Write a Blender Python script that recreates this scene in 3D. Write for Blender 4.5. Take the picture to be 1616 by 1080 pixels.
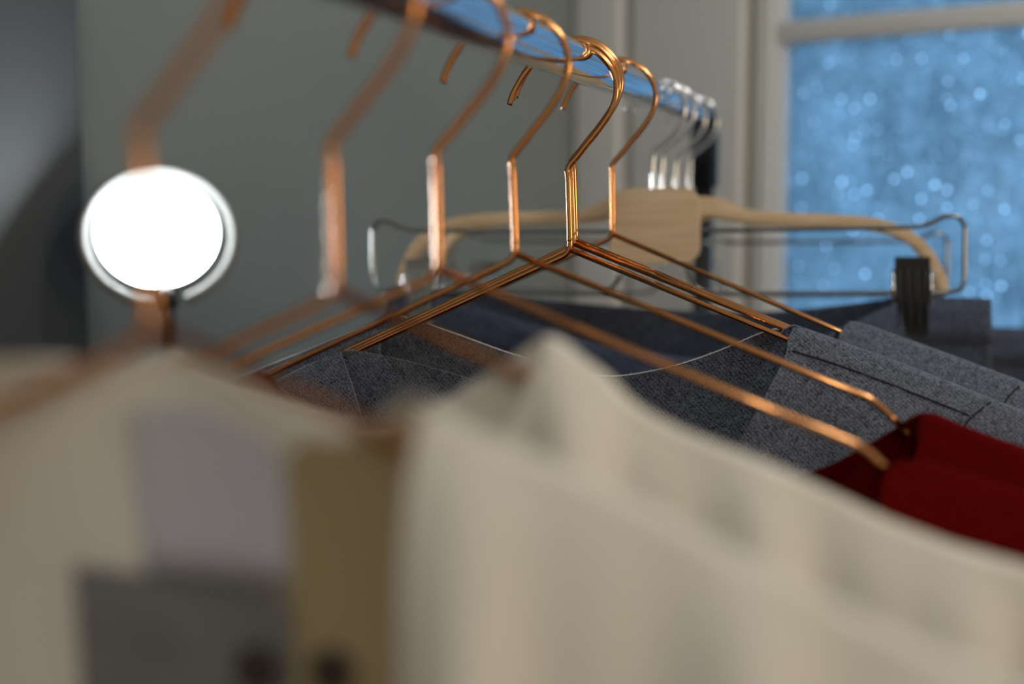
import bpy, bmesh, math, random
import numpy as np
from mathutils import Vector, Matrix

random.seed(7)
rng = np.random.default_rng(7)
scene = bpy.context.scene
C = scene.collection
for o in list(bpy.data.objects):
    bpy.data.objects.remove(o)

# ------------------------------------------------------------------ camera
# World: the clothes rail runs along +Y, x = -0.168; the camera stands at x = y = 0.
ZC = 1.45                                   # camera height above the floor
YAW, PITCH = math.radians(13.974), math.radians(6.381)
cam_d = bpy.data.cameras.new('camera')
cam = bpy.data.objects.new('camera', cam_d)
C.objects.link(cam)
cam.location = (0, 0, ZC)
cam.rotation_euler = (math.pi / 2 - PITCH, 0, YAW)
cam_d.sensor_width = 36
cam_d.lens = 50
cam_d.clip_start = 0.01
cam_d.dof.use_dof = True
cam_d.dof.focus_distance = 0.85
cam_d.dof.aperture_fstop = 3.2
scene.camera = cam

# ------------------------------------------------------------------ world, lights, exposure
scene.view_settings.view_transform = 'Standard'
scene.view_settings.look = 'None'
scene.view_settings.gamma = 1
scene.view_settings.use_curve_mapping = False
scene.view_settings.exposure = 0.0

world = bpy.data.worlds.new('dusk_sky')
scene.world = world
world.use_nodes = True
bg = world.node_tree.nodes['Background']
bg.inputs['Color'].default_value = (0.30, 0.60, 1.0, 1)
bg.inputs['Strength'].default_value = 3.3


def add_light(name, kind, loc, energy, color, size=0.1, rot=None):
    d = bpy.data.lights.new(name, kind)
    d.energy = energy
    d.color = color
    if kind == 'POINT':
        d.shadow_soft_size = size
    else:
        d.shape = 'DISK'
        d.size = size
    o = bpy.data.objects.new(name, d)
    C.objects.link(o)
    o.location = loc
    if rot:
        o.rotation_euler = rot
    return o


# warm shaded bulb standing to the right of the photographer, and two ceiling bulbs
add_light('warm_table_bulb', 'POINT', (2.00, -0.05, ZC - 0.08), 25.0, (1.0, 0.77, 0.50), 0.32)
add_light('ceiling_bulb', 'POINT', (0.60, 0.75, ZC + 0.92), 10.5, (0.96, 0.98, 1.0), 0.12)
add_light('ceiling_bulb', 'POINT', (0.25, -0.80, ZC + 0.92), 12.5, (1.0, 0.98, 0.95), 0.12)

# ------------------------------------------------------------------ materials


def new_mat(name):
    m = bpy.data.materials.new(name)
    m.use_nodes = True
    nt = m.node_tree
    return m, nt, nt.nodes['Principled BSDF'], nt.nodes['Material Output']


def nd(nt, kind, **kw):
    n = nt.nodes.new(kind)
    for k, v in kw.items():
        setattr(n, k, v)
    return n


def simple(name, col, rough=0.5, metal=0.0, bump=0.0, bscale=200, var=0.0, vscale=8, sheen=0.0):
    m, nt, p, out = new_mat(name)
    p.inputs['Base Color'].default_value = (*col, 1)
    p.inputs['Roughness'].default_value = rough
    p.inputs['Metallic'].default_value = metal
    if sheen:
        p.inputs['Sheen Weight'].default_value = sheen
        p.inputs['Sheen Roughness'].default_value = 0.5
    tc = nd(nt, 'ShaderNodeTexCoord')
    if var:
        n = nd(nt, 'ShaderNodeTexNoise')
        n.inputs['Scale'].default_value = vscale
        n.inputs['Detail'].default_value = 4
        nt.links.new(tc.outputs['Object'], n.inputs['Vector'])
        r = nd(nt, 'ShaderNodeMix', data_type='RGBA')
        r.inputs[6].default_value = (*[c * (1 - var) for c in col], 1)
        r.inputs[7].default_value = (*[min(1, c * (1 + var)) for c in col], 1)
        nt.links.new(n.outputs['Fac'], r.inputs[0])
        nt.links.new(r.outputs[2], p.inputs['Base Color'])
    if bump:
        n = nd(nt, 'ShaderNodeTexNoise')
        n.inputs['Scale'].default_value = bscale
        nt.links.new(tc.outputs['Object'], n.inputs['Vector'])
        b = nd(nt, 'ShaderNodeBump')
        b.inputs['Strength'].default_value = bump
        b.inputs['Distance'].default_value = 0.002
        nt.links.new(n.outputs['Fac'], b.inputs['Height'])
        nt.links.new(b.outputs['Normal'], p.inputs['Normal'])
    return m


def wool(name, dark, light, scale=900, contrast=(0.335, 0.585), sheen=0.15):
    """melange woven wool: dark and light fibres in a fine twill"""
    m, nt, p, out = new_mat(name)
    tc = nd(nt, 'ShaderNodeTexCoord')
    n1 = nd(nt, 'ShaderNodeTexNoise')
    n1.inputs['Scale'].default_value = scale
    n1.inputs['Detail'].default_value = 3
    n1.inputs['Roughness'].default_value = 0.7
    n2 = nd(nt, 'ShaderNodeTexNoise')
    n2.inputs['Scale'].default_value = scale * 0.22
    n2.inputs['Detail'].default_value = 4
    for n in (n1, n2):
        nt.links.new(tc.outputs['Object'], n.inputs['Vector'])
    wv = nd(nt, 'ShaderNodeTexWave')
    wv.inputs['Scale'].default_value = scale * 0.22
    wv.inputs['Distortion'].default_value = 3.0
    wv.inputs['Detail'].default_value = 1.5
    wv.bands_direction = 'DIAGONAL'
    nt.links.new(tc.outputs['Object'], wv.inputs['Vector'])
    a = nd(nt, 'ShaderNodeMath', operation='MULTIPLY_ADD')
    a.inputs[1].default_value = 0.7
    nt.links.new(n1.outputs['Fac'], a.inputs[0])
    b2 = nd(nt, 'ShaderNodeMath', operation='MULTIPLY_ADD')
    b2.inputs[1].default_value = 0.16
    nt.links.new(n2.outputs['Fac'], b2.inputs[0])
    b3 = nd(nt, 'ShaderNodeMath', operation='MULTIPLY')
    b3.inputs[1].default_value = 0.06
    nt.links.new(wv.outputs['Fac'], b3.inputs[0])
    nt.links.new(b3.outputs[0], b2.inputs[2])
    nt.links.new(b2.outputs[0], a.inputs[2])
    mr = nd(nt, 'ShaderNodeMapRange')
    mr.inputs['From Min'].default_value = contrast[0]
    mr.inputs['From Max'].default_value = contrast[1]
    nt.links.new(a.outputs[0], mr.inputs['Value'])
    mx = nd(nt, 'ShaderNodeMix', data_type='RGBA')
    mx.inputs[6].default_value = (*dark, 1)
    mx.inputs[7].default_value = (*light, 1)
    nt.links.new(mr.outputs[0], mx.inputs[0])
    nt.links.new(mx.outputs[2], p.inputs['Base Color'])
    p.inputs['Roughness'].default_value = 0.95
    p.inputs['Specular IOR Level'].default_value = 0.15 if sheen else 0.04
    p.inputs['Sheen Weight'].default_value = sheen
    bp = nd(nt, 'ShaderNodeBump')
    bp.inputs['Strength'].default_value = 0.5
    bp.inputs['Distance'].default_value = 0.0006
    nt.links.new(a.outputs[0], bp.inputs['Height'])
    nt.links.new(bp.outputs['Normal'], p.inputs['Normal'])
    return m


def thin_cloth(name, col, trans=0.25):
    """light woven cloth that lets some light through"""
    m, nt, p, out = new_mat(name)
    p.inputs['Base Color'].default_value = (*col, 1)
    p.inputs['Roughness'].default_value = 0.9
    p.inputs['Specular IOR Level'].default_value = 0.1
    t = nd(nt, 'ShaderNodeBsdfTranslucent')
    t.inputs['Color'].default_value = (*[c * 0.9 for c in col], 1)
    mx = nd(nt, 'ShaderNodeMixShader')
    mx.inputs[0].default_value = trans
    nt.links.new(p.outputs[0], mx.inputs[1])
    nt.links.new(t.outputs[0], mx.inputs[2])
    nt.links.new(mx.outputs[0], out.inputs['Surface'])
    tc = nd(nt, 'ShaderNodeTexCoord')
    n = nd(nt, 'ShaderNodeTexNoise')
    n.inputs['Scale'].default_value = 1200
    nt.links.new(tc.outputs['Object'], n.inputs['Vector'])
    bp = nd(nt, 'ShaderNodeBump')
    bp.inputs['Strength'].default_value = 0.25
    bp.inputs['Distance'].default_value = 0.0005
    nt.links.new(n.outputs['Fac'], bp.inputs['Height'])
    nt.links.new(bp.outputs['Normal'], p.inputs['Normal'])
    return m


def plywood(name):
    m, nt, p, out = new_mat(name)
    tc = nd(nt, 'ShaderNodeTexCoord')
    mp = nd(nt, 'ShaderNodeMapping')
    mp.inputs['Scale'].default_value = (1.0, 6.0, 14.0)
    nt.links.new(tc.outputs['Object'], mp.inputs['Vector'])
    n = nd(nt, 'ShaderNodeTexNoise')
    n.inputs['Scale'].default_value = 14
    n.inputs['Detail'].default_value = 6
    n.inputs['Distortion'].default_value = 0.6
    nt.links.new(mp.outputs[0], n.inputs['Vector'])
    r = nd(nt, 'ShaderNodeValToRGB')
    r.color_ramp.elements[0].position = 0.3
    r.color_ramp.elements[0].color = (0.62, 0.43, 0.24, 1)
    r.color_ramp.elements[1].position = 0.7
    r.color_ramp.elements[1].color = (0.80, 0.62, 0.40, 1)
    nt.links.new(n.outputs['Fac'], r.inputs[0])
    nt.links.new(r.outputs[0], p.inputs['Base Color'])
    p.inputs['Roughness'].default_value = 0.45
    return m


def pebbled_glass(name):
    """translucent pebbled pane: a frosted body with clear lens-like pebbles"""
    m, nt, p, out = new_mat(name)
    nt.nodes.remove(p)
    tc = nd(nt, 'ShaderNodeTexCoord')

    def pebbles(scale, radius, keep):
        v = nd(nt, 'ShaderNodeTexVoronoi')
        v.inputs['Scale'].default_value = scale
        nt.links.new(tc.outputs['Object'], v.inputs['Vector'])
        lt = nd(nt, 'ShaderNodeMath', operation='LESS_THAN')
        lt.inputs[1].default_value = radius
        nt.links.new(v.outputs['Distance'], lt.inputs[0])
        sp = nd(nt, 'ShaderNodeSeparateColor')
        nt.links.new(v.outputs['Color'], sp.inputs[0])
        mr = nd(nt, 'ShaderNodeMapRange')
        mr.inputs['From Min'].default_value = 1 - keep
        mr.inputs['From Max'].default_value = 1.0
        nt.links.new(sp.outputs[0], mr.inputs['Value'])
        mu = nd(nt, 'ShaderNodeMath', operation='MULTIPLY')
        nt.links.new(lt.outputs[0], mu.inputs[0])
        nt.links.new(mr.outputs[0], mu.inputs[1])
        return mu

    a = pebbles(62, 0.17, 0.6)
    b = pebbles(165, 0.36, 0.8)
    s = nd(nt, 'ShaderNodeMath', operation='MAXIMUM')
    nt.links.new(a.outputs[0], s.inputs[0])
    sb = nd(nt, 'ShaderNodeMath', operation='MULTIPLY')
    sb.inputs[1].default_value = 0.22
    nt.links.new(b.outputs[0], sb.inputs[0])
    nt.links.new(sb.outputs[0], s.inputs[1])
    n = nd(nt, 'ShaderNodeTexNoise')
    n.inputs['Scale'].default_value = 9
    n.inputs['Detail'].default_value = 8
    n.inputs['Roughness'].default_value = 0.75
    nt.links.new(tc.outputs['Object'], n.inputs['Vector'])
    rp = nd(nt, 'ShaderNodeValToRGB')
    rp.color_ramp.elements[0].position = 0.32
    rp.color_ramp.elements[0].color = (0.058, 0.072, 0.076, 1)
    rp.color_ramp.elements[1].position = 0.72
    rp.color_ramp.elements[1].color = (0.19, 0.225, 0.235, 1)
    nt.links.new(n.outputs['Fac'], rp.inputs[0])
    tl = nd(nt, 'ShaderNodeBsdfTranslucent')
    nt.links.new(rp.outputs[0], tl.inputs['Color'])
    tr = nd(nt, 'ShaderNodeBsdfTransparent')
    mx = nd(nt, 'ShaderNodeMixShader')
    nt.links.new(s.outputs[0], mx.inputs[0])
    nt.links.new(tl.outputs[0], mx.inputs[1])
    nt.links.new(tr.outputs[0], mx.inputs[2])
    gl = nd(nt, 'ShaderNodeBsdfGlossy')
    gl.inputs['Roughness'].default_value = 0.25
    mx2 = nd(nt, 'ShaderNodeMixShader')
    mx2.inputs[0].default_value = 0.05
    nt.links.new(mx.outputs[0], mx2.inputs[1])
    nt.links.new(gl.outputs[0], mx2.inputs[2])
    nt.links.new(mx2.outputs[0], out.inputs['Surface'])
    return m


def emissive(name, col, strength):
    m, nt, p, out = new_mat(name)
    nt.nodes.remove(p)
    e = nd(nt, 'ShaderNodeEmission')
    e.inputs['Color'].default_value = (*col, 1)
    e.inputs['Strength'].default_value = strength
    nt.links.new(e.outputs[0], out.inputs['Surface'])
    return m


M = {
    'copper': simple('polished_copper', (0.78, 0.35, 0.13), 0.12, 1.0),
    'chrome': simple('polished_chrome', (0.82, 0.83, 0.85), 0.07, 1.0),
    'rail': simple('chrome_rail_plating', (0.58, 0.61, 0.67), 0.06, 1.0),
    'steel': simple('steel_wire', (0.30, 0.31, 0.31), 0.10, 1.0),
    'black': simple('black_plastic', (0.012, 0.012, 0.013), 0.35),
    'blackmetal': simple('black_gloss_steel', (0.02, 0.02, 0.022), 0.18),
    'cream': thin_cloth('cream_cotton', (0.82, 0.775, 0.68), 0.15),
    'tan': thin_cloth('tan_shade_cloth', (0.40, 0.31, 0.17), 0.10),
    'label': simple('pale_label_cloth', (0.50, 0.50, 0.54), 0.8),
    'dark_label': simple('dark_grey_printed_label', (0.16, 0.16, 0.155), 0.8, var=0.5, vscale=60),
    'brown': simple('dark_brown_horn', (0.03, 0.015, 0.008), 0.3),
    'red': wool('deep_red_wool', (0.065, 0.0012, 0.0010), (0.110, 0.0022, 0.0018), 700, sheen=0.0),
    'grey': wool('grey_melange_wool', (0.012, 0.0155, 0.022), (0.215, 0.243, 0.315), 950),
    'greydk': simple('dark_grey_seam', (0.014, 0.015, 0.019), 0.95),
    'fray': simple('rimlit_fray_thread', (0.62, 0.60, 0.58), 0.9),  # loose threads, paled to carry the rim light
    'navy': wool('navy_grey_cloth', (0.022, 0.027, 0.042), (0.085, 0.10, 0.145), 500),
    'navyband': wool('blue_grey_waistband', (0.030, 0.038, 0.062), (0.105, 0.130, 0.195), 500),
    'ply': plywood('birch_plywood'),
    'wall': simple('grey_wall_paint', (0.255, 0.285, 0.272), 0.7, bump=0.15, bscale=120, var=0.05, vscale=3),
    'white': simple('white_gloss_paint', (0.80, 0.80, 0.78), 0.32),
    'beige': simple('beige_shadow_line', (0.36, 0.31, 0.20), 0.6),  # shade between the door boards, put into the colour
    'floor': simple('oak_floor', (0.23, 0.14, 0.08), 0.45, var=0.3, vscale=12),
    'ceiling': simple('ceiling_paint', (0.70, 0.70, 0.68), 0.8),
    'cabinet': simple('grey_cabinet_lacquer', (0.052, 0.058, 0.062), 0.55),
    'chair': simple('dark_brown_leather', (0.055, 0.042, 0.028), 0.5, bump=0.2, bscale=150),
    'glass': pebbled_glass('pebbled_window_glass'),
    'lamp': emissive('opal_lamp_light', (0.93, 0.99, 1.0), 80.0),
    'rim': thin_cloth('frosted_white_acrylic', (0.24, 0.24, 0.234), 0.15),
    'dgrey': simple('lamp_grey_metal', (0.25, 0.27, 0.27), 0.4, 0.6),
}

# ------------------------------------------------------------------ mesh helpers


def mesh_obj(name, verts, faces, mat, parent=None, smooth=True):
    me = bpy.data.meshes.new(name)
    me.from_pydata([tuple(v) for v in verts], [], faces)
    me.update()
    if smooth:
        for p in me.polygons:
            p.use_smooth = True
    me.materials.append(mat)
    o = bpy.data.objects.new(name, me)
    C.objects.link(o)
    if parent:
        o.parent = parent
    return o


def tag(o, label=None, cat=None, group=None, kind=None):
    if label:
        o['label'] = label
    if cat:
        o['category'] = cat
    if group:
        o['group'] = group
    if kind:
        o['kind'] = kind
    return o


def empty(name, loc, label, cat, group=None):
    o = bpy.data.objects.new(name, None)
    o.empty_display_size = 0.02
    C.objects.link(o)
    o.location = loc
    return tag(o, label, cat, group)


def catmull(pts, n=8):
    P = [np.array(p, float) for p in pts]
    P = [2 * P[0] - P[1]] + P + [2 * P[-1] - P[-2]]
    out = []
    for i in range(1, len(P) - 2):
        for k in range(n):
            t = k / n
            a, b, c, d = P[i - 1], P[i], P[i + 1], P[i + 2]
            out.append(0.5 * (2 * b + (c - a) * t + (2 * a - 5 * b + 4 * c - d) * t * t + (3 * b - a - 3 * c + d) * t ** 3))
    out.append(P[-2])
    return out


def rounded(pts, rad, n=6):
    """polyline with rounded corners"""
    P = [np.array(p, float) for p in pts]
    out = [P[0]]
    for i in range(1, len(P) - 1):
        a, b, c = P[i - 1], P[i], P[i + 1]
        r = rad[i] if hasattr(rad, '__len__') else rad
        u, v = a - b, c - b
        lu, lv = np.linalg.norm(u), np.linalg.norm(v)
        r = min(r, lu * 0.48, lv * 0.48)
        s, e = b + u / lu * r, b + v / lv * r
        for k in range(n + 1):
            t = k / n
            out.append((1 - t) ** 2 * s + 2 * t * (1 - t) * b + t * t * e)
    out.append(P[-1])
    return out


def tube_geo(path, r, seg=12, closed=False):
    P = [np.array(p, float) for p in path]
    n = len(P)
    V, Fc = [], []
    up = None
    for i in range(n):
        if closed:
            t = P[(i + 1) % n] - P[i - 1]
        else:
            t = P[min(i + 1, n - 1)] - P[max(i - 1, 0)]
        t = t / (np.linalg.norm(t) + 1e-12)
        if up is None:
            up = np.array([0, 1, 0.0]) if abs(t[1]) < 0.9 else np.array([1, 0, 0.0])
        up = up - t * (up @ t)
        up /= np.linalg.norm(up) + 1e-12
        w = np.cross(t, up)
        rr = r[i] if hasattr(r, '__len__') else r
        for k in range(seg):
            a = 2 * math.pi * k / seg
            V.append(P[i] + rr * (math.cos(a) * up + math.sin(a) * w))
    m = n if closed else n - 1
    for i in range(m):
        for k in range(seg):
            j = (i + 1) % n
            Fc.append((i * seg + k, i * seg + (k + 1) % seg, j * seg + (k + 1) % seg, j * seg + k))
    if not closed:
        Fc.append(tuple(reversed(range(seg))))
        Fc.append(tuple(range((n - 1) * seg, n * seg)))
    return V, Fc


def tubes(name, paths, mat, parent=None, seg=12):
    V, F_ = [], []
    for path, r in paths:
        v, f = tube_geo(path, r, seg)
        o = len(V)
        V += v
        F_ += [tuple(i + o for i in q) for q in f]
    return mesh_obj(name, V, F_, mat, parent)


def box_geo(x0, x1, y0, y1, z0, z1):
    V = [(x, y, z) for x in (x0, x1) for y in (y0, y1) for z in (z0, z1)]
    F_ = [(0, 1, 3, 2), (4, 6, 7, 5), (0, 4, 5, 1), (2, 3, 7, 6), (0, 2, 6, 4), (1, 5, 7, 3)]
    return V, F_


def box(name, dims, mat, parent=None, bevel=0.0, xf=None):
    V, F_ = box_geo(*dims)
    o = mesh_obj(name, V, F_, mat, parent, smooth=False)
    if bevel:
        bm = bmesh.new()
        bm.from_mesh(o.data)
        bmesh.ops.bevel(bm, geom=bm.edges[:], offset=bevel, segments=3, affect='EDGES', profile=0.6)
        bm.to_mesh(o.data)
        bm.free()
        for p in o.data.polygons:
            p.use_smooth = True
    if xf:
        o.data.transform(xf)
    return o


def extrude_outline(name, pts, y0, y1, mat, parent=None, bevel=0.0):
    """closed outline in x,z extruded in y"""
    bm = bmesh.new()
    vs = [bm.verts.new((x, y0, z)) for x, z in pts]
    f = bm.faces.new(vs)
    r = bmesh.ops.extrude_face_region(bm, geom=[f])
    for v in r['geom']:
        if isinstance(v, bmesh.types.BMVert):
            v.co.y = y1
    bmesh.ops.recalc_face_normals(bm, faces=bm.faces[:])
    if bevel:
        ed = [e for e in bm.edges if abs(e.verts[0].co.y - e.verts[1].co.y) < 1e-6]
        bmesh.ops.bevel(bm, geom=ed, offset=bevel, segments=2, affect='EDGES')
    me = bpy.data.meshes.new(name)
    bm.to_mesh(me)
    bm.free()
    me.materials.append(mat)
    o = bpy.data.objects.new(name, me)
    C.objects.link(o)
    if parent:
        o.parent = parent
    return o


# ------------------------------------------------------------------ the room
# It is turned against the rail: e1 runs along the door wall, e2 along the grey wall.
cy, sy = math.cos(YAW), math.sin(YAW)
Rv, Fv = np.array([cy, sy]), np.array([-sy, cy])
e1 = 0.736 * Rv - 0.677 * Fv
e2 = -0.677 * Rv - 0.736 * Fv
K = 0.107 * Rv + 2.13 * Fv
L1, L2, HC = 3.4, 3.3, 2.55
ROOM = Matrix(((e1[0], -e2[0], 0, K[0]), (e1[1], -e2[1], 0, K[1]), (0, 0, 1, 0), (0, 0, 0, 1)))


def rbox(name, s0, s1, t0, t1, z0, z1, mat, parent=None, bevel=0.0):
    """box in room axes: s along the door wall, t along the grey wall"""
    return box(name, (s0, s1, -t1, -t0, z0, z1), mat, parent, bevel, ROOM)


def struct(o, label):
    o['kind'] = 'structure'
    o['label'] = label
    return o


DS0, DS1, DH = 0.300, 1.020, 2.06           # door opening
struct(rbox('floor', -0.1, L1 + 0.1, -0.1, L2 + 0.1, -0.1, 0, M['floor']), 'brown wooden floor of the room')
struct(rbox('ceiling', -0.1, L1 + 0.1, -0.1, L2 + 0.1, HC, HC + 0.1, M['ceiling']), 'pale ceiling of the room')
struct(rbox('wall_left', -0.1, 0, -0.1, L2 + 0.1, 0, HC, M['wall']), 'plain grey painted wall behind the lamp')
struct(rbox('wall_rear', -0.1, L1 + 0.1, L2, L2 + 0.1, 0, HC, M['ceiling']), 'pale wall behind the photographer')
struct(rbox('wall_front', L1, L1 + 0.1, -0.1, L2 + 0.1, 0, HC, M['ceiling']), 'pale wall across the room')
wr = bpy.data.objects.new('wall_right', None)
C.objects.link(wr)
struct(wr, 'grey wall around the glazed door')
rbox('wall_section', 0, DS0, -0.1, 0, 0, HC, M['wall'], wr)
rbox('wall_section', DS1, L1, -0.1, 0, 0, HC, M['wall'], wr)
rbox('wall_section', DS0, DS1, -0.1, 0, DH, HC, M['wall'], wr)

# door surround: casing board, wide side panel and beige strips painting the shadow lines between them
tr = bpy.data.objects.new('trim_1', None)
C.objects.link(tr)
struct(tr, 'white painted door surround beside the grey wall')
rbox('casing_board', 0.004, 0.088, 0, 0.030, 0, 2.20, M['white'], tr, 0.006)
rbox('rebate', 0.084, 0.108, 0, 0.006, 0, 2.20, M['beige'], tr)
rbox('side_panel', 0.103, 0.288, 0, 0.022, 0, 2.20, M['white'], tr, 0.004)
rbox('rebate', 0.284, 0.302, -0.02, 0.004, 0, 2.20, M['beige'], tr)
rbox('casing_board', DS1, DS1 + 0.09, 0, 0.03, 0, 2.20, M['white'], tr, 0.006)
rbox('head_board', 0.108, DS1, 0, 0.026, DH, 2.20, M['white'], tr, 0.004)

dr = bpy.data.objects.new('door_1', None)
C.objects.link(dr)
struct(dr, 'white glazed door with blue pebbled glass panes')
G0_, G1_ = 0.337, 0.945
rbox('door_stile', DS0 + 0.001, G0_ - 0.008, -0.035, 0.012, 0.01, DH - 0.004, M['white'], dr, 0.004)
rbox('door_stile', G1_ + 0.008, DS1 - 0.001, -0.035, 0.012, 0.01, DH - 0.004, M['white'], dr, 0.004)
rbox('glazing_bead', G0_ - 0.012, G0_ + 0.004, -0.02, 0.004, 0.65, 1.99, M['white'], dr, 0.004)
rbox('glazing_bead', G1_ - 0.004, G1_ + 0.012, -0.02, 0.004, 0.65, 1.99, M['white'], dr, 0.004)
rows = [(0.66, 1.105), (1.135, ZC + 0.181), (ZC + 0.211, 1.97)]
rbox('door_rail', G0_ - 0.008, G1_ + 0.008, -0.035, 0.012, 1.97, DH - 0.004, M['white'], dr, 0.004)
rbox('door_rail', G0_ - 0.008, G1_ + 0.008, -0.035, 0.012, 0.01, 0.66, M['white'], dr, 0.004)
rbox('glazing_bar', G0_ - 0.004, G1_ + 0.004, -0.030, 0.008, rows[0][1], rows[1][0], M['white'], dr, 0.007)
rbox('glazing_bar', G0_ - 0.004, G1_ + 0.004, -0.030, 0.008, rows[1][1], rows[2][0], M['white'], dr, 0.007)
for z0, z1 in rows:
    # a single sheet each: the pane is seen through its near face
    a = [(G0_ - 0.002, 0.012, z0 - 0.004), (G1_ + 0.002, 0.012, z0 - 0.004), (G1_ + 0.002, 0.012, z1 + 0.004), (G0_ - 0.002, 0.012, z1 + 0.004)]
    g = mesh_obj('glass_pane', a, [(0, 1, 2, 3)], M['glass'], dr, smooth=False)
    g.data.transform(ROOM)

# tall lacquered cabinet against the grey wall, at the left edge
cab = empty('tall_cabinet', (0, 0, 0), 'tall pale grey lacquered cabinet at the left edge against the grey wall', 'cabinet')
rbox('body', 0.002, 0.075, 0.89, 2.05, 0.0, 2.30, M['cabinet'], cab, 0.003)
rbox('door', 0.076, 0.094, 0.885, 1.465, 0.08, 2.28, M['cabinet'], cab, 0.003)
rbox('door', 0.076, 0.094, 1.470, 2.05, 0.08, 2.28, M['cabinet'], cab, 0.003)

# ------------------------------------------------------------------ clothes rack
RX, RZ, RR = -0.168, ZC + 0.0705, 0.0115
R0, R1 = -0.28, 1.50
rack = empty('clothes_rack', (RX, (R0 + R1) / 2, 0), 'chrome clothes rack rail with a black end joint', 'clothes rack')
cyc = (R0 + R1) / 2


def rel(path):
    return [(p[0], p[1] - cyc, p[2]) for p in path]


n = 40
tubes('rail', [(rel([(0, R0 + (R1 - R0) * i / n, RZ) for i in range(n + 1)]), RR)], M['rail'], rack, 48)
for y in (R0, R1):
    s = 1 if y > 0 else -1
    pj = rounded([(0, y - s * 0.010, RZ), (0, y + s * 0.012, RZ), (0, y + s * 0.012, RZ - 0.075)], 0.016)
    tubes('corner_joint', [(rel(pj), 0.0150)], M['black'], rack, 24)
    yp = y + s * 0.012
    tubes('post', [(rel([(0, yp, RZ - 0.07), (0, yp, 0.8), (0, yp, 0.06)]), 0.0105)], M['blackmetal'], rack, 24)
    tubes('foot_bar', [(rel(rounded([(-0.26, yp, 0.012), (-0.25, yp, 0.05), (0.25, yp, 0.05), (0.26, yp, 0.012)], 0.02)), 0.012)], M['black'], rack, 16)
tubes('lower_bar', [(rel([(0, R0, 0.16), (0, cyc, 0.16), (0, R1, 0.16)]), 0.010)], M['chrome'], rack, 20)

# ------------------------------------------------------------------ copper wire hangers
AX, AZ = -0.1699, ZC - 0.0383               # shoulder apex of every hanger
WR = 0.00175
HOOK = [(0, 5.1), (0.55, 5.75), (1.2, 6.5), (1.95, 7.35), (2.65, 8.35), (3.0, 9.45), (2.85, 10.5), (2.2, 11.45), (1.35, 12.0), (0.4, 12.2),
        (-0.6, 12.05), (-1.6, 11.5), (-2.45, 10.7), (-3.1, 9.75), (-3.45, 8.95)]


def make_hanger(name, yloc, roll, label, yaw=0.0, dx=0.0, dz=0.0):
    t = empty(name, (AX + dx, yloc, AZ + dz), label, 'hanger', 'copper wire hangers on the rail')
    t.rotation_euler = (0, -math.radians(roll), math.radians(yaw))
    cm = 0.01
    neck = [(-0.0002, 0, 0.008), (0, 0, 0.014), (0, 0, 0.030), (0, 0, 0.045)]
    hk = [(x * cm, 0, z * cm) for x, z in HOOK]
    tubes('hook', [(catmull(neck + hk, 6), WR * 1.04)], M['copper'], t, 14)
    a = 0.415
    # two shoulder arms with drooping tips; the neck runs on into the left one
    left = rounded([(0, 0, 0.0145), (0, 0, 0.001), (-0.172, 0, -0.172 * a), (-0.1885, 0, -0.0875)], [0, 0.013, 0.005, 0], 10)
    right = rounded([(0.0004, 0, 0.0028), (0.172, 0, -0.172 * a), (0.1885, 0, -0.0875)], 0.005)
    for w in (left, right):
        tubes('shoulder_arm', [(w, WR)], M['copper'], t, 14)
    return t


make_hanger('copper_hanger', 0.3154, 1.6, 'nearest and most blurred copper hanger, crossing the bright lamp')
make_hanger('copper_hanger', 0.4412, 1.0, 'second nearest copper hanger, right of the lamp, holding the cream blouse with the pointed shoulder')
make_hanger('copper_hanger', 0.5587, 1.0, 'third nearest copper hanger, its long arm ending at the lower front red top', yaw=8)
make_hanger('copper_hanger', 0.6918, 2.3, 'copper hanger whose bent right tip slips into the rear rolled red top')
make_hanger('copper_hanger', 0.8270, 2.0, 'front one of three copper hangers bunched together in focus', dx=0.0, dz=-0.004)
make_hanger('copper_hanger', 0.8325, 2.4, 'middle one of three copper hangers bunched together in focus', dx=0.001, dz=-0.0005)
make_hanger('copper_hanger', 0.8385, 2.1, 'rear one of three copper hangers bunched together in focus', dx=0.001, dz=0.001)
make_hanger('copper_hanger', 0.9728, 1.0, 'farthest single copper hanger, just in front of the plywood plaque')

# ------------------------------------------------------------------ garments


def resample(pts, n):
    P = np.array(catmull(pts, 6))[:, :2] if len(pts) > 2 else np.array(pts, float)
    d = np.r_[0, np.cumsum(np.linalg.norm(np.diff(P, axis=0), axis=1))]
    s = np.linspace(0, d[-1], n)
    return np.interp(s, d, P[:, 0]), np.interp(s, d, P[:, 1])


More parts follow.
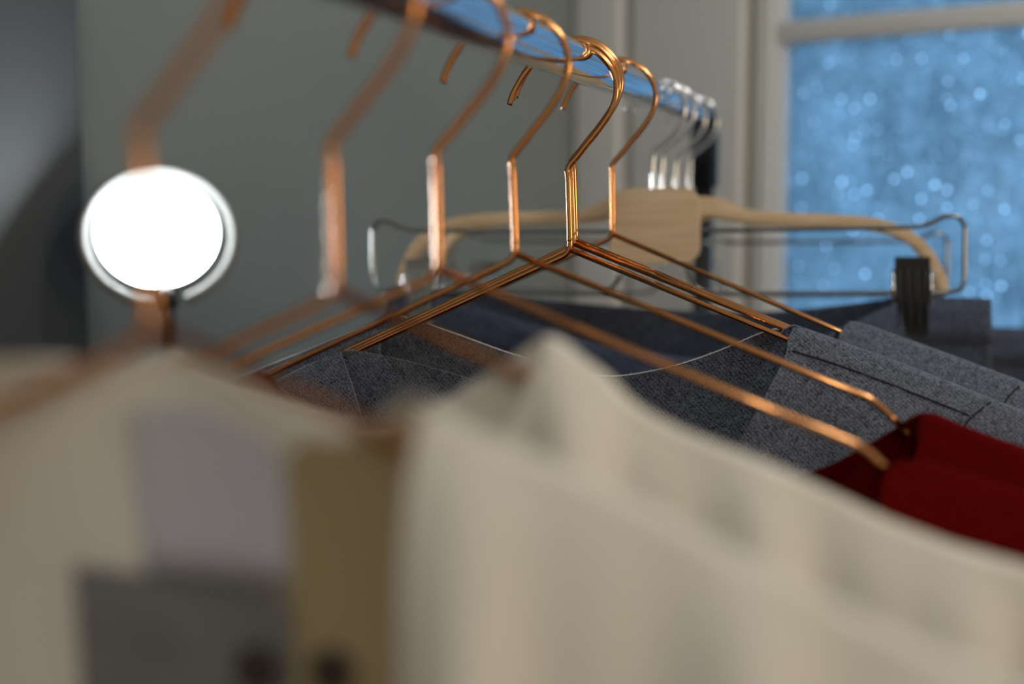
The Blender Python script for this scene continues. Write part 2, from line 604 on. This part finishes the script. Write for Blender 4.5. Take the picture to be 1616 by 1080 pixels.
def cloth(name, parent, mat, top, zb, side, zs, T=0.020, R=0.0042, cols=110, nrows=34, amp=0.004, freq=60, ph=0.0, base=0.0,
          thick=0.0016, flare=0.0):
    """a hanging cloth panel. top: (x, z) cm along its upper edge; zs: the shoulder line (x, z) cm it folds over;
    side -1 faces the camera, +1 the far side"""
    xs, zt = resample(top, cols)
    xs, zt = xs * 0.01, zt * 0.01
    zx = np.array([p[0] for p in zs]) * 0.01
    zz = np.array([p[1] for p in zs]) * 0.01
    V, F_ = [], []
    for j in range(nrows):
        v = (j / (nrows - 1)) ** 2.2
        for i in range(cols):
            z = zt[i] + (zb * 0.01 - zt[i]) * v
            x = xs[i] * (1 + flare * v)
            zsh = float(np.interp(xs[i], zx, zz))
            d = max(0.0, zsh - z)
            if d < R:
                y = math.sqrt(max(0.0, R * R - (R - d) ** 2))
            else:
                y = R + (T - R) * (1 - math.exp(-(d - R) / 0.035))
            k = min(1.0, d / 0.06)
            y = side * y + k * amp * (math.sin(freq * x + ph) + 0.6 * math.sin(freq * 1.73 * x + 2.1 * ph + 9 * z)) + base
            V.append((x, y, z))
    for j in range(nrows - 1):
        for i in range(cols - 1):
            a = j * cols + i
            F_.append((a, a + 1, a + cols + 1, a + cols))
    o = mesh_obj(name, V, F_, mat, parent)
    md = o.modifiers.new('thickness', 'SOLIDIFY')
    md.thickness = thick
    md.offset = 0
    return o


def seam(name, parent, mat, src, pts, r=0.0006, off=-0.0011):
    """a stitched seam lying on the surface of a cloth panel (found by closest point in x, z)"""
    co = np.array([v.co[:] for v in src.data.vertices])
    path = []
    for x, z in np.array(catmull([(p[0], p[1]) for p in pts], 10)):
        k = np.argsort((co[:, 0] - x * 0.01) ** 2 + (co[:, 2] - z * 0.01) ** 2)[:4]
        path.append((x * 0.01, co[k, 1].mean() + off, z * 0.01))
    return tubes(name, [(path, r)], mat, parent, 6)


def edge_fray(name, parent, mat, pts, yfun, count, length, core=0.0006):
    """pale cord and loose threads along a cloth edge: frays and painted rim light"""
    P = np.array(catmull([(p[0], p[1]) for p in pts], 12)) * 0.01
    V, F_ = [], []
    path = [(p[0], yfun(p[0]), p[1]) for p in P]
    v, f = tube_geo(path, core, 6)
    V += v
    F_ += f
    for _ in range(count):
        i = rng.integers(0, len(P) - 1)
        t = rng.random()
        p = P[i] * (1 - t) + P[i + 1] * t
        b = np.array([p[0], yfun(p[0]) + rng.normal(0, 0.0006), p[1]])
        dr_ = np.array([rng.normal(0, 0.6), rng.normal(0, 0.5), abs(rng.normal(0.5, 0.5))])
        dr_ /= np.linalg.norm(dr_)
        e = b + dr_ * length * rng.uniform(0.3, 1.0)
        w = np.array([0.00009, 0, 0.00005])
        o = len(V)
        V += [b - w, b + w, e, b + np.array([0, 0.00012, 0])]
        F_ += [(o, o + 1, o + 2), (o + 1, o + 3, o + 2), (o + 3, o, o + 2)]
    ob = mesh_obj(name, V, F_, mat, parent)
    ob['kind'] = 'stuff'
    return ob


def gorigin(y):
    return (AX, y, AZ)


LH = -46
# --- cream blouse on the nearest hanger
g = empty('cream_blouse', gorigin(0.3154), 'nearest cream blouse, lower left, its pale neck label facing the camera', 'blouse', 'cream blouses on the nearest hangers')
zs0 = [(-25, -9.6), (-17, -6.6), (-6.9, -1.2), (0, -0.1), (6.9, -1.3), (12, -3.4), (17.2, -5.8), (21, -7.2), (25, -9.4)]
cloth('back_panel', g, M['cream'], [(-25, -9.6), (-17, -6.6), (-10, -2.9), (-6.9, -1.0), (-4.3, -0.6), (-1.2, -0.7), (0.2, -0.5), (1.7, -0.9), (4.3, -2.3),
                                  (5.3, -2.1), (6.2, -1.6), (6.9, -1.25), (12, -3.4), (17.2, -5.8), (21, -7.2), (25, -9.4)], LH, 1, zs0, T=0.016, amp=0.002)
cloth('right_front', g, M['cream'], [(6.75, -9.5), (6.8, -5.0), (6.95, -2.4), (7.2, -1.5), (8.2, -1.9), (12, -3.4), (17.2, -5.8), (21, -7.2), (25, -9.4)], LH, -1, zs0, T=0.022, amp=0.005, freq=110, ph=1.0)
cloth('left_front', g, M['cream'], [(-25, -9.6), (-17, -6.6), (-10, -2.9), (-7.6, -1.7), (-7.2, -2.6), (-7.0, -8)], LH, -1, zs0, T=0.022, amp=0.003)
cloth('shade_sheet', g, M['tan'], [(3.1, -4.2), (3.3, -2.9), (3.9, -2.4), (4.5, -2.45), (5.3, -2.25), (6.2, -1.8), (7.0, -1.55), (8.5, -3.0)], -16, 1, zs0, T=0.016, amp=0.0, nrows=20, cols=40, base=-0.003)  # tan sheet paints the shade inside the neck opening
lb = cloth('neck_label', g, M['label'], [(-0.8, -1.9), (1.2, -1.8), (3.2, -2.9)], -6.3, 1, zs0, T=0.016, amp=0.0006, base=-0.004, cols=20, nrows=10, thick=0.0008)
cloth('printed_label', g, M['dark_label'], [(-2.7, -6.0), (0.3, -6.3), (3.2, -6.7)], -10.5, 1, zs0, T=0.016, amp=0.0006, base=-0.0065, cols=20, nrows=10, thick=0.0008)


def button(parent, x, y, z, r=0.006):
    V, F_ = [], []
    prof = [(0.0, -0.0010), (0.55, -0.0010), (0.75, -0.0016), (1.0, -0.0008), (1.0, 0.0008), (0.0, 0.0012)]
    sg = 20
    for pr, py in prof:
        for k in range(sg):
            a = 2 * math.pi * k / sg
            V.append((x + r * pr * math.cos(a), y + py, z + r * pr * math.sin(a)))
    for i in range(len(prof) - 1):
        for k in range(sg):
            F_.append((i * sg + k, i * sg + (k + 1) % sg, (i + 1) * sg + (k + 1) % sg, (i + 1) * sg + k))
    return mesh_obj('button', V, F_, M['brown'], parent)


button(g, 0.0235, 0.0065, -0.0835)
button(g, 0.0425, 0.0085, -0.0835)

# --- cream blouse on the second hanger
g = empty('cream_blouse', gorigin(0.4412), 'second cream blouse with its pointed shoulder reaching up in the middle', 'blouse', 'cream blouses on the nearest hangers')
zs1 = [(-25, -9.6), (-17, -6.4), (-7, -2.2), (0, 0.0), (7.4, -1.1), (9.0, -2.2), (10, -3.2), (11.6, -4.0), (14, -4.8), (15.9, -5.6), (17.8, -6.45), (19.7, -7.1), (21.8, -7.6), (26, -9.4)]
rt = zs1[4:]
cloth('back_panel', g, M['cream'], [(-25, -9.6), (-17, -6.4), (-7, -2.2), (-5.2, -2.6), (-3, -3.4), (0.6, -4.4), (2.8, -3.7), (5.2, -2.3), (6.6, -1.4)] + rt, LH, 1, zs1, T=0.016, amp=0.002)
cloth('right_front', g, M['cream'], [(5.7, -10), (5.9, -5.0), (6.5, -3.1), (7.2, -1.4)] + rt, LH, -1, zs1, T=0.022, amp=0.006, freq=120, ph=0.4)
cloth('left_front', g, M['cream'], [(-25, -9.6), (-17, -6.4), (-10, -3.4), (-7, -2.3), (-6.4, -3.6), (-6.0, -10)], LH, -1, zs1, T=0.022, amp=0.003)

# --- two deep red tops
g = empty('red_top', gorigin(0.5587), 'front deep red top, lower right, its straight neck edge upright under the hanger tip', 'top', 'red tops')
g.rotation_euler.z = math.radians(8)
zs2 = [(-28, -11.6), (-17, -6.9), (0, -0.1), (17.9, -7.35), (19.8, -7.4), (24, -8.6), (29.5, -11)]
cloth('back_panel', g, M['red'], [(-28, -11.6), (-15.5, -6.3), (-12, -8.6), (-5, -11.2), (4, -11.9), (11, -11.0), (15.6, -9.4), (17.6, -7.7), (19.8, -7.4), (24, -8.6), (29.5, -11)], LH, 1, zs2, T=0.016, amp=0.002)
cloth('front_panel', g, M['red'], [(-28, -11.6), (-15.5, -6.3), (-14.5, -10), (-9, -17), (2, -20), (11, -17.5), (16.6, -13), (17.6, -10), (17.95, -7.9), (18.6, -7.4), (19.8, -7.4), (24, -8.6), (29.5, -11)], LH, -1, zs2, T=0.024, amp=0.002, thick=0.003)

g = empty('red_top', gorigin(0.6918), 'rear deep red top on the right with a thick rolled neck edge', 'top', 'red tops')
zs3 = [(-27, -11.2), (-13.7, -6.1), (0, -0.1), (18.6, -7.0), (20.2, -7.1), (24.4, -8.6), (29, -10.8)]
cloth('back_panel', g, M['red'], [(-27, -11.2), (-15, -6.7), (-13.7, -6.15), (-12.6, -7.6), (-8, -10.6), (0, -12.4), (9, -12.2), (14.4, -10.5), (17, -9.0), (18.8, -7.7), (20.2, -7.1), (24.4, -8.6), (29, -10.8)], LH, 1, zs3, T=0.018, amp=0.002, thick=0.002)
cloth('front_panel', g, M['red'], [(-27, -11.2), (-15, -6.7), (-13.7, -6.2), (-12.2, -8), (-10, -12), (0, -19), (10, -17), (17, -12.4), (18.7, -10.6), (19.35, -9.2), (19.6, -8.2), (19.75, -7.3), (20.2, -7.1), (24.4, -8.6), (29, -10.8)], LH, -1, zs3, T=0.026, amp=0.002, thick=0.004, R=0.006)

# --- grey wool dress, front of the bunch
g = empty('grey_wool_dress', gorigin(0.8220), 'front grey wool dress in focus with a steep neck edge over the bunched hangers', 'dress', 'grey wool dresses')
zsA = [(-28, -13.4), (-17, -7.7), (-14.2, -6.45), (0, 0.2), (13.0, -4.2), (18.3, -6.0), (22.2, -7.45), (25.8, -8.8), (30, -10.9)]
cloth('back_panel', g, M['grey'], [(-28, -13.4), (-17, -7.7), (-14.3, -6.5), (-11.7, -6.8), (-9, -7.4), (-5, -8.5), (0, -10.6), (5, -12.6), (8, -11.5), (10.2, -8.8), (11.7, -6.2), (12.7, -4.35), (14.5, -4.65), (18.3, -6.0), (22.2, -7.45), (25.8, -8.8), (30, -10.9)],
      LH, 1, zsA, T=0.010, amp=0.0012)
fp = cloth('front_panel', g, M['grey'], [(-28, -13.4), (-17, -7.7), (-14.4, -6.55), (-13.8, -7.4), (-13.1, -8.6), (-12.3, -10.6), (-10, -15), (-5, -19), (0, -20), (5, -18), (8.2, -14.4), (9.8, -11.6), (11.4, -8.6), (12.7, -5.9), (13.0, -4.4), (14.5, -4.65), (18.3, -6.0), (22.2, -7.45), (25.8, -8.8), (30, -10.9)],
           LH, -1, zsA, T=0.020, amp=0.0012)
seam('shoulder_seam', g, M['greydk'], fp, [(13.1, -5.6), (15.5, -6.3), (18.3, -7.25), (22.3, -8.75), (22.75, -8.95)])
seam('armhole_seam', g, M['greydk'], fp, [(23.9, -8.2), (22.9, -9.0), (22.4, -9.8), (22.0, -12), (21.8, -16)])

# --- grey wool dress, back of the bunch
g = empty('grey_wool_dress', gorigin(0.8500), 'middle grey wool dress with a frayed curved back neckline catching the light', 'dress', 'grey wool dresses')
zsB = [(-28, -11.4), (-22.6, -8.9), (-11.4, -4.4), (0, 0.2), (11.7, -4.5), (13.2, -5.0), (18.3, -7.4), (22.2, -9.2), (30, -13)]
bt = [(-11.6, -4.5), (-8.2, -5.6), (-4.9, -6.7), (-2.9, -7.25), (0, -7.95), (2.4, -8.05), (5.7, -7.3), (8.4, -6.3), (11.0, -5.1), (12.2, -4.75)]
bp_ = cloth('back_panel', g, M['grey'], [(-28, -11.4), (-22.6, -8.9), (-13, -5.1)] + bt + [(13.6, -5.2), (18.3, -7.4), (22.2, -9.2), (30, -13)], LH, 1, zsB, T=0.012, amp=0.0012)
cloth('front_panel', g, M['grey'], [(-28, -11.4), (-22.6, -8.9), (-13.4, -5.3), (-12.8, -7.6), (-11, -11), (-6, -16), (0, -18), (6, -16), (11, -11), (12.6, -7.6), (13.4, -5.2), (18.3, -7.4), (22.2, -9.2), (30, -13)], LH, -1, zsB, T=0.006, amp=0.0008)
bco = np.array([v.co[:] for v in bp_.data.vertices])[:110]
edge_fray('rimlit_frayed_edge', g, M['fray'], bt, lambda x: float(np.interp(x, bco[:, 0], bco[:, 1])), 420, 0.0022)
edge_fray('rimlit_frayed_edge', g, M['fray'], [(-24, -9.5), (-20, -7.8), (-16, -6.2), (-11.8, -4.5)], lambda x: 0.0, 420, 0.0022, 0.0011)  # pale cord and threads paint the lamp's rim light along this shoulder

# --- grey wool dress on the farthest copper hanger
g = empty('grey_wool_dress', gorigin(0.9728), 'rear grey wool dress on the farthest copper hanger, shoulder behind the focused one', 'dress', 'grey wool dresses')
zsC = [(-30, -12.6), (-17, -7.0), (0, 0.2), (15.6, -5.3), (17.2, -5.6), (26.6, -8.9), (31, -11.2)]
cloth('back_panel', g, M['grey'], [(-30, -12.6), (-17, -7.0), (-15.4, -6.6), (-13, -9.4), (-6, -12), (0, -12.6), (6, -12), (13, -9.4), (15.4, -5.9), (17.2, -5.6), (26.6, -8.9), (31, -11.2)], LH, 1, zsC, T=0.014, amp=0.002)
fp = cloth('front_panel', g, M['grey'], [(-30, -12.6), (-17, -7.0), (-15.6, -6.8), (-14.6, -9), (-9, -16), (0, -19), (9, -16), (14.4, -9), (15.5, -5.9), (16.2, -5.5), (17.2, -5.6), (26.6, -8.9), (31, -11.2)], LH, -1, zsC, T=0.022, amp=0.002)
seam('armhole_seam', g, M['greydk'], fp, [(26.9, -9.3), (26.2, -10.0), (25.8, -11), (25.5, -14)])

# ------------------------------------------------------------------ wire clip hangers and wooden hangers at the far end
SH = [(0, 3.2), (0, 6.0), (0.8, 7.0), (1.9, 8.0), (2.5, 9.2), (2.5, 10.6), (1.8, 11.75), (0.5, 12.2), (-0.8, 11.9), (-1.8, 11.0), (-2.3, 9.8)]


def steel_hook(t, zofs=0.0, yofs=0.0, lift=0.0):
    pts = [(x * 0.01, yofs, (z + (zofs if i < 1 else lift)) * 0.01) for i, (x, z) in enumerate(SH)]
    return tubes('hook', [(catmull(pts, 6), 0.0019)], M['chrome'], t, 12)


def clip(t, x, ztop, dark=True):
    """spring clip: two ribbed jaws pinching the cloth, with a wire spring"""
    m = M['black'] if dark else M['steel']
    j = None
    for s in (-1, 1):
        jaw = extrude_outline('clip_jaw', [(x - 0.0135, ztop), (x + 0.0135, ztop), (x + 0.0125, ztop - 0.062), (x - 0.0125, ztop - 0.062)],
                              s * 0.0035, s * 0.0075, m, t, 0.0008)
        if s < 0:
            j = jaw
    for k in range(4):
        for q in (-1, 1):
            xx = x + 0.0042 * (k - 1.5) * 1.6
            tubes('rib', [([(xx, q * 0.0078, ztop - 0.008), (xx, q * 0.0078, ztop - 0.055)], 0.0009)], m, j if q < 0 else t, 6)
    ring = [(x - 0.0145, 0.010 * math.cos(a), ztop - 0.024 + 0.014 * math.sin(a)) for a in np.linspace(0, 2 * math.pi, 20)]
    tubes('spring', [(ring, 0.0011)], M['chrome'], t, 8)
    ring = [(x + 0.0145, 0.010 * math.cos(a), ztop - 0.024 + 0.014 * math.sin(a)) for a in np.linspace(0, 2 * math.pi, 20)]
    tubes('spring', [(ring, 0.0011)], M['chrome'], t, 8)


def rrect(x0, x1, z0, z1, r, n=5):
    P = []
    for cx, cz, a0 in ((x1 - r, z1 - r, 0), (x0 + r, z1 - r, 90), (x0 + r, z0 + r, 180), (x1 - r, z0 + r, 270)):
        for k in range(n + 1):
            a = math.radians(a0 + 90 * k / n)
            P.append((cx + r * math.cos(a), cz + r * math.sin(a)))
    return P


def clip_hanger(y, label, roll=0.0, dark=True, plaque=True, cx=(-0.200, 0.205), dz=0.0):
    t = empty('clip_hanger', (AX, y, AZ + dz), label, 'hanger', 'silver wire clip hangers at the far end')
    t.rotation_euler = (0, -math.radians(roll), 0)
    steel_hook(t, -1.0 if plaque else 0, lift=-dz * 100)
    wires = []
    for s in (-1, 1):
        p = [(s * 0.026, 0, 0.004), (s * 0.035, 0, -0.001), (s * 0.205, 0, 0.0005), (s * 0.218, 0, 0.003), (s * 0.228, 0, 0.009), (s * 0.238, 0, 0.0095),
             (s * 0.244, 0, 0.003), (s * 0.2445, 0, -0.040), (s * 0.243, 0, -0.048), (s * 0.234, 0, -0.051), (s * 0.050, 0, -0.0525), (s * 0.036, 0, -0.050),
             (s * 0.029, 0, -0.040), (s * 0.026, 0, -0.020)]
        wires.append(rounded(p, 0.008, 4))
    for w in wires:
        tubes('wire_loop', [(w, 0.0019)], M['steel'], t, 10)
    if plaque:
        extrude_outline('plaque', rrect(-0.036, 0.038, -0.028, 0.034, 0.014), -0.005, 0.005, M['ply'], t, 0.001)
    else:
        tubes('centre_wire', [([(0, 0, 0.034), (0, 0, 0.0), (-0.026, 0, -0.002)], 0.0019), ([(0, 0, 0.0), (0.026, 0, -0.002)], 0.0019)], M['steel'], t, 10)
    for s, x in zip((-1, 1), cx):
        clip(t, x, -0.023, dark if s > 0 else False)
    return t


clip_hanger(1.165, 'front silver wire clip hanger with a rounded plywood plaque', 0.9)
clip_hanger(1.410, 'second silver wire clip hanger, behind the wooden hangers', 0.3, dark=False, plaque=False, cx=(-0.212, 0.228), dz=-0.019)


def wooden_hanger(y, label, dz=0.0):
    t = empty('wooden_hanger', (AX, y, AZ + dz), label, 'hanger', 'pale wooden hangers at the far end')
    steel_hook(t, -1.2)
    for s in (-1, 1):
        c = catmull([(0.0, 0.008), (0.036, 0.018), (0.060, 0.012), (0.085, 0.0085), (0.135, 0.0070), (0.175, 0.0040), (0.200, -0.004), (0.217, -0.018), (0.227, -0.036), (0.2325, -0.052)], 6)
        top, bot = [], []
        for i, p in enumerate(c):
            q = c[min(i + 1, len(c) - 1)] - c[max(i - 1, 0)]
            q /= np.linalg.norm(q)
            nrm = np.array([-q[1], q[0]])
            u = i / (len(c) - 1)
            w = 0.0060 * (1 - u) + 0.0050 * u
            if u < 0.22:
                w += 0.006 * (1 - u / 0.22)
            top.append(p + nrm * w)
            bot.append(p - nrm * w)
        out = [(s * p[0], p[1]) for p in top + bot[::-1]]
        if s < 0:
            out = out[::-1]
        extrude_outline('arm', out, -0.011, 0.011, M['ply'], t, 0.0025)
    return t


wooden_hanger(1.215, 'front pale wooden hanger with curved drooping arms, behind the plywood plaque')
wooden_hanger(1.300, 'rear pale wooden hanger half hidden behind the other wooden one', -0.002)


# ------------------------------------------------------------------ skirts held in the clips


def skirt(y, x0, x1, ztop, sag_f, sag_b, mat, band, label, clip_x, depth=0.03, low=0.0):
    """hung by the two sides of its waistband; front and back of the waist sag between the clips"""
    t = empty('clipped_skirt', (AX, y, AZ), label, 'skirt', 'skirts hanging from the clip hangers')
    for nm, side, sag in (('back_panel', 1, sag_b), ('front_panel', -1, sag_f)):
        cols, rws = 80, 26
        V, F_, VB, FB = [], [], [], []

        def pt(u, z_off, k):
            x = (x0 + x1) / 2 + (x1 - x0) / 2 * u
            if abs(x) > clip_x:
                e = 0.0
            else:       # lowest point of the sag lies at x = low
                q = (x - low) / (clip_x - low) if x > low else (x - low) / (clip_x + low)
                e = math.cos(q * math.pi / 2) ** 1.2
            yy = side * (0.0022 + depth * e + 0.010 * min(1, z_off / 0.2) * math.sqrt(max(0, 1 - u * u))) + 0.004 * math.sin(14 * x + 3 * side) * min(1, z_off / 0.1)
            return (x * (1 + 0.25 * z_off), yy + k, ztop - sag * e - z_off)
        for j in range(rws):
            for i in range(cols):
                V.append(pt(-1 + 2 * i / (cols - 1), 0.42 * (j / (rws - 1)) ** 1.5, 0))
        for j in range(rws - 1):
            for i in range(cols - 1):
                a = j * cols + i
                F_.append((a, a + 1, a + cols + 1, a + cols))
        o = mesh_obj(nm, V, F_, mat, t)
        md = o.modifiers.new('thickness', 'SOLIDIFY')
        md.thickness = 0.0016
        for j in range(4):
            for i in range(cols):
                VB.append(pt(-1 + 2 * i / (cols - 1), 0.034 * j / 3 - 0.0005, side * 0.0018))
        for j in range(3):
            for i in range(cols - 1):
                a = j * cols + i
                FB.append((a, a + 1, a + cols + 1, a + cols))
        b = mesh_obj('waistband', VB, FB, band, t)
        md = b.modifiers.new('thickness', 'SOLIDIFY')
        md.thickness = 0.0015
    return t


skirt(1.165, -0.232, 0.265, -0.052, 0.050, 0.018, M['navy'], M['navyband'], 'dark navy skirt clipped under the front wire hanger, its waist sagging open', 0.205, low=0.06)
skirt(1.410, -0.235, 0.360, -0.098, 0.030, 0.006, M['navy'], M['navyband'], 'blue grey skirt behind the dark navy one, sagging between its clips', 0.215, low=0.05)

# ------------------------------------------------------------------ round opal lamp


def cam_point(px, py, depth):
    f = 50 / 36 * 1616
    R3 = np.array([cy, sy, 0])
    F3 = np.array([-sy * math.cos(PITCH), cy * math.cos(PITCH), -math.sin(PITCH)])
    U3 = np.cross(R3, F3)
    return np.array([0, 0, ZC]) + depth * (F3 + R3 * (px - 808) / f + U3 * (540 - py) / f)


lp = cam_point(248, 366, 1.37)
lamp = empty('ring_lamp', (lp[0], lp[1], 0), 'glowing round white lamp inside a pale open ring on a dark stem', 'lamp')
toc = np.array([-lp[0], -lp[1]])
az = math.atan2(toc[1], toc[0])
H = lp[2]


def lamp_xf():
    # disc axis: local z -> towards the camera, tipped up
    return Matrix.Translation((0, 0, H)) @ Matrix.Rotation(az, 4, 'Z') @ Matrix.Rotation(math.radians(90 - 27), 4, 'Y')


X = lamp_xf()


def lathe(name, prof, mat, parent, xf, seg=64):
    V, F_ = [], []
    for r, z in prof:
        for k in range(seg):
            a = 2 * math.pi * k / seg
            V.append((r * math.cos(a), r * math.sin(a), z))
    for i in range(len(prof) - 1):
        for k in range(seg):
            F_.append((i * seg + k, i * seg + (k + 1) % seg, (i + 1) * seg + (k + 1) % seg, (i + 1) * seg + k))
    o = mesh_obj(name, V, F_, mat, parent)
    o.data.transform(xf)
    return o


rb = 0.0572
lathe('opal_diffuser', [(1e-4, 0.013), (0.02, 0.0125), (0.04, 0.011), (0.050, 0.0075), (rb - 0.002, 0.003), (rb, 0.0)], M['lamp'], lamp, X)
lathe('housing', [(rb + 0.0012, 0.002), (rb + 0.0012, -0.006), (0.05, -0.016), (0.02, -0.019), (1e-4, -0.019)], M['dgrey'], lamp, X)
gap = math.radians(26)
# open acrylic ring; its gap points down to the stem
arc = [(0.0708 * math.cos(a) + 0.003, 0.0708 * math.sin(a) + 0.002, -0.002) for a in np.linspace(gap / 2 + 0.10, 2 * math.pi - gap / 2 + 0.10, 90)]
rv, rf = tube_geo(arc, 0.0056, 12)
o = mesh_obj('open_ring', rv, rf, M['rim'], lamp)
o.data.transform(X)
st = X @ Vector((rb + 0.002, 0.006, -0.004))
tubes('socket', [([X @ Vector((rb - 0.004, 0.004, -0.008)), X @ Vector((rb + 0.018, 0.008, -0.008))], 0.011)], M['black'], lamp, 20)
s2 = X @ Vector((rb + 0.016, 0.008, -0.008))
tubes('stem', [(rounded([tuple(s2), (s2.x, s2.y, s2.z - 0.04), (s2.x, s2.y, 0.02)], 0.02), 0.007)], M['black'], lamp, 16)
lathe('base', [(1e-4, 0.022), (0.07, 0.020), (0.078, 0.014), (0.08, 0.0), (1e-4, 0.0)], M['black'], lamp, Matrix.Translation((s2.x, s2.y, 0.0)))
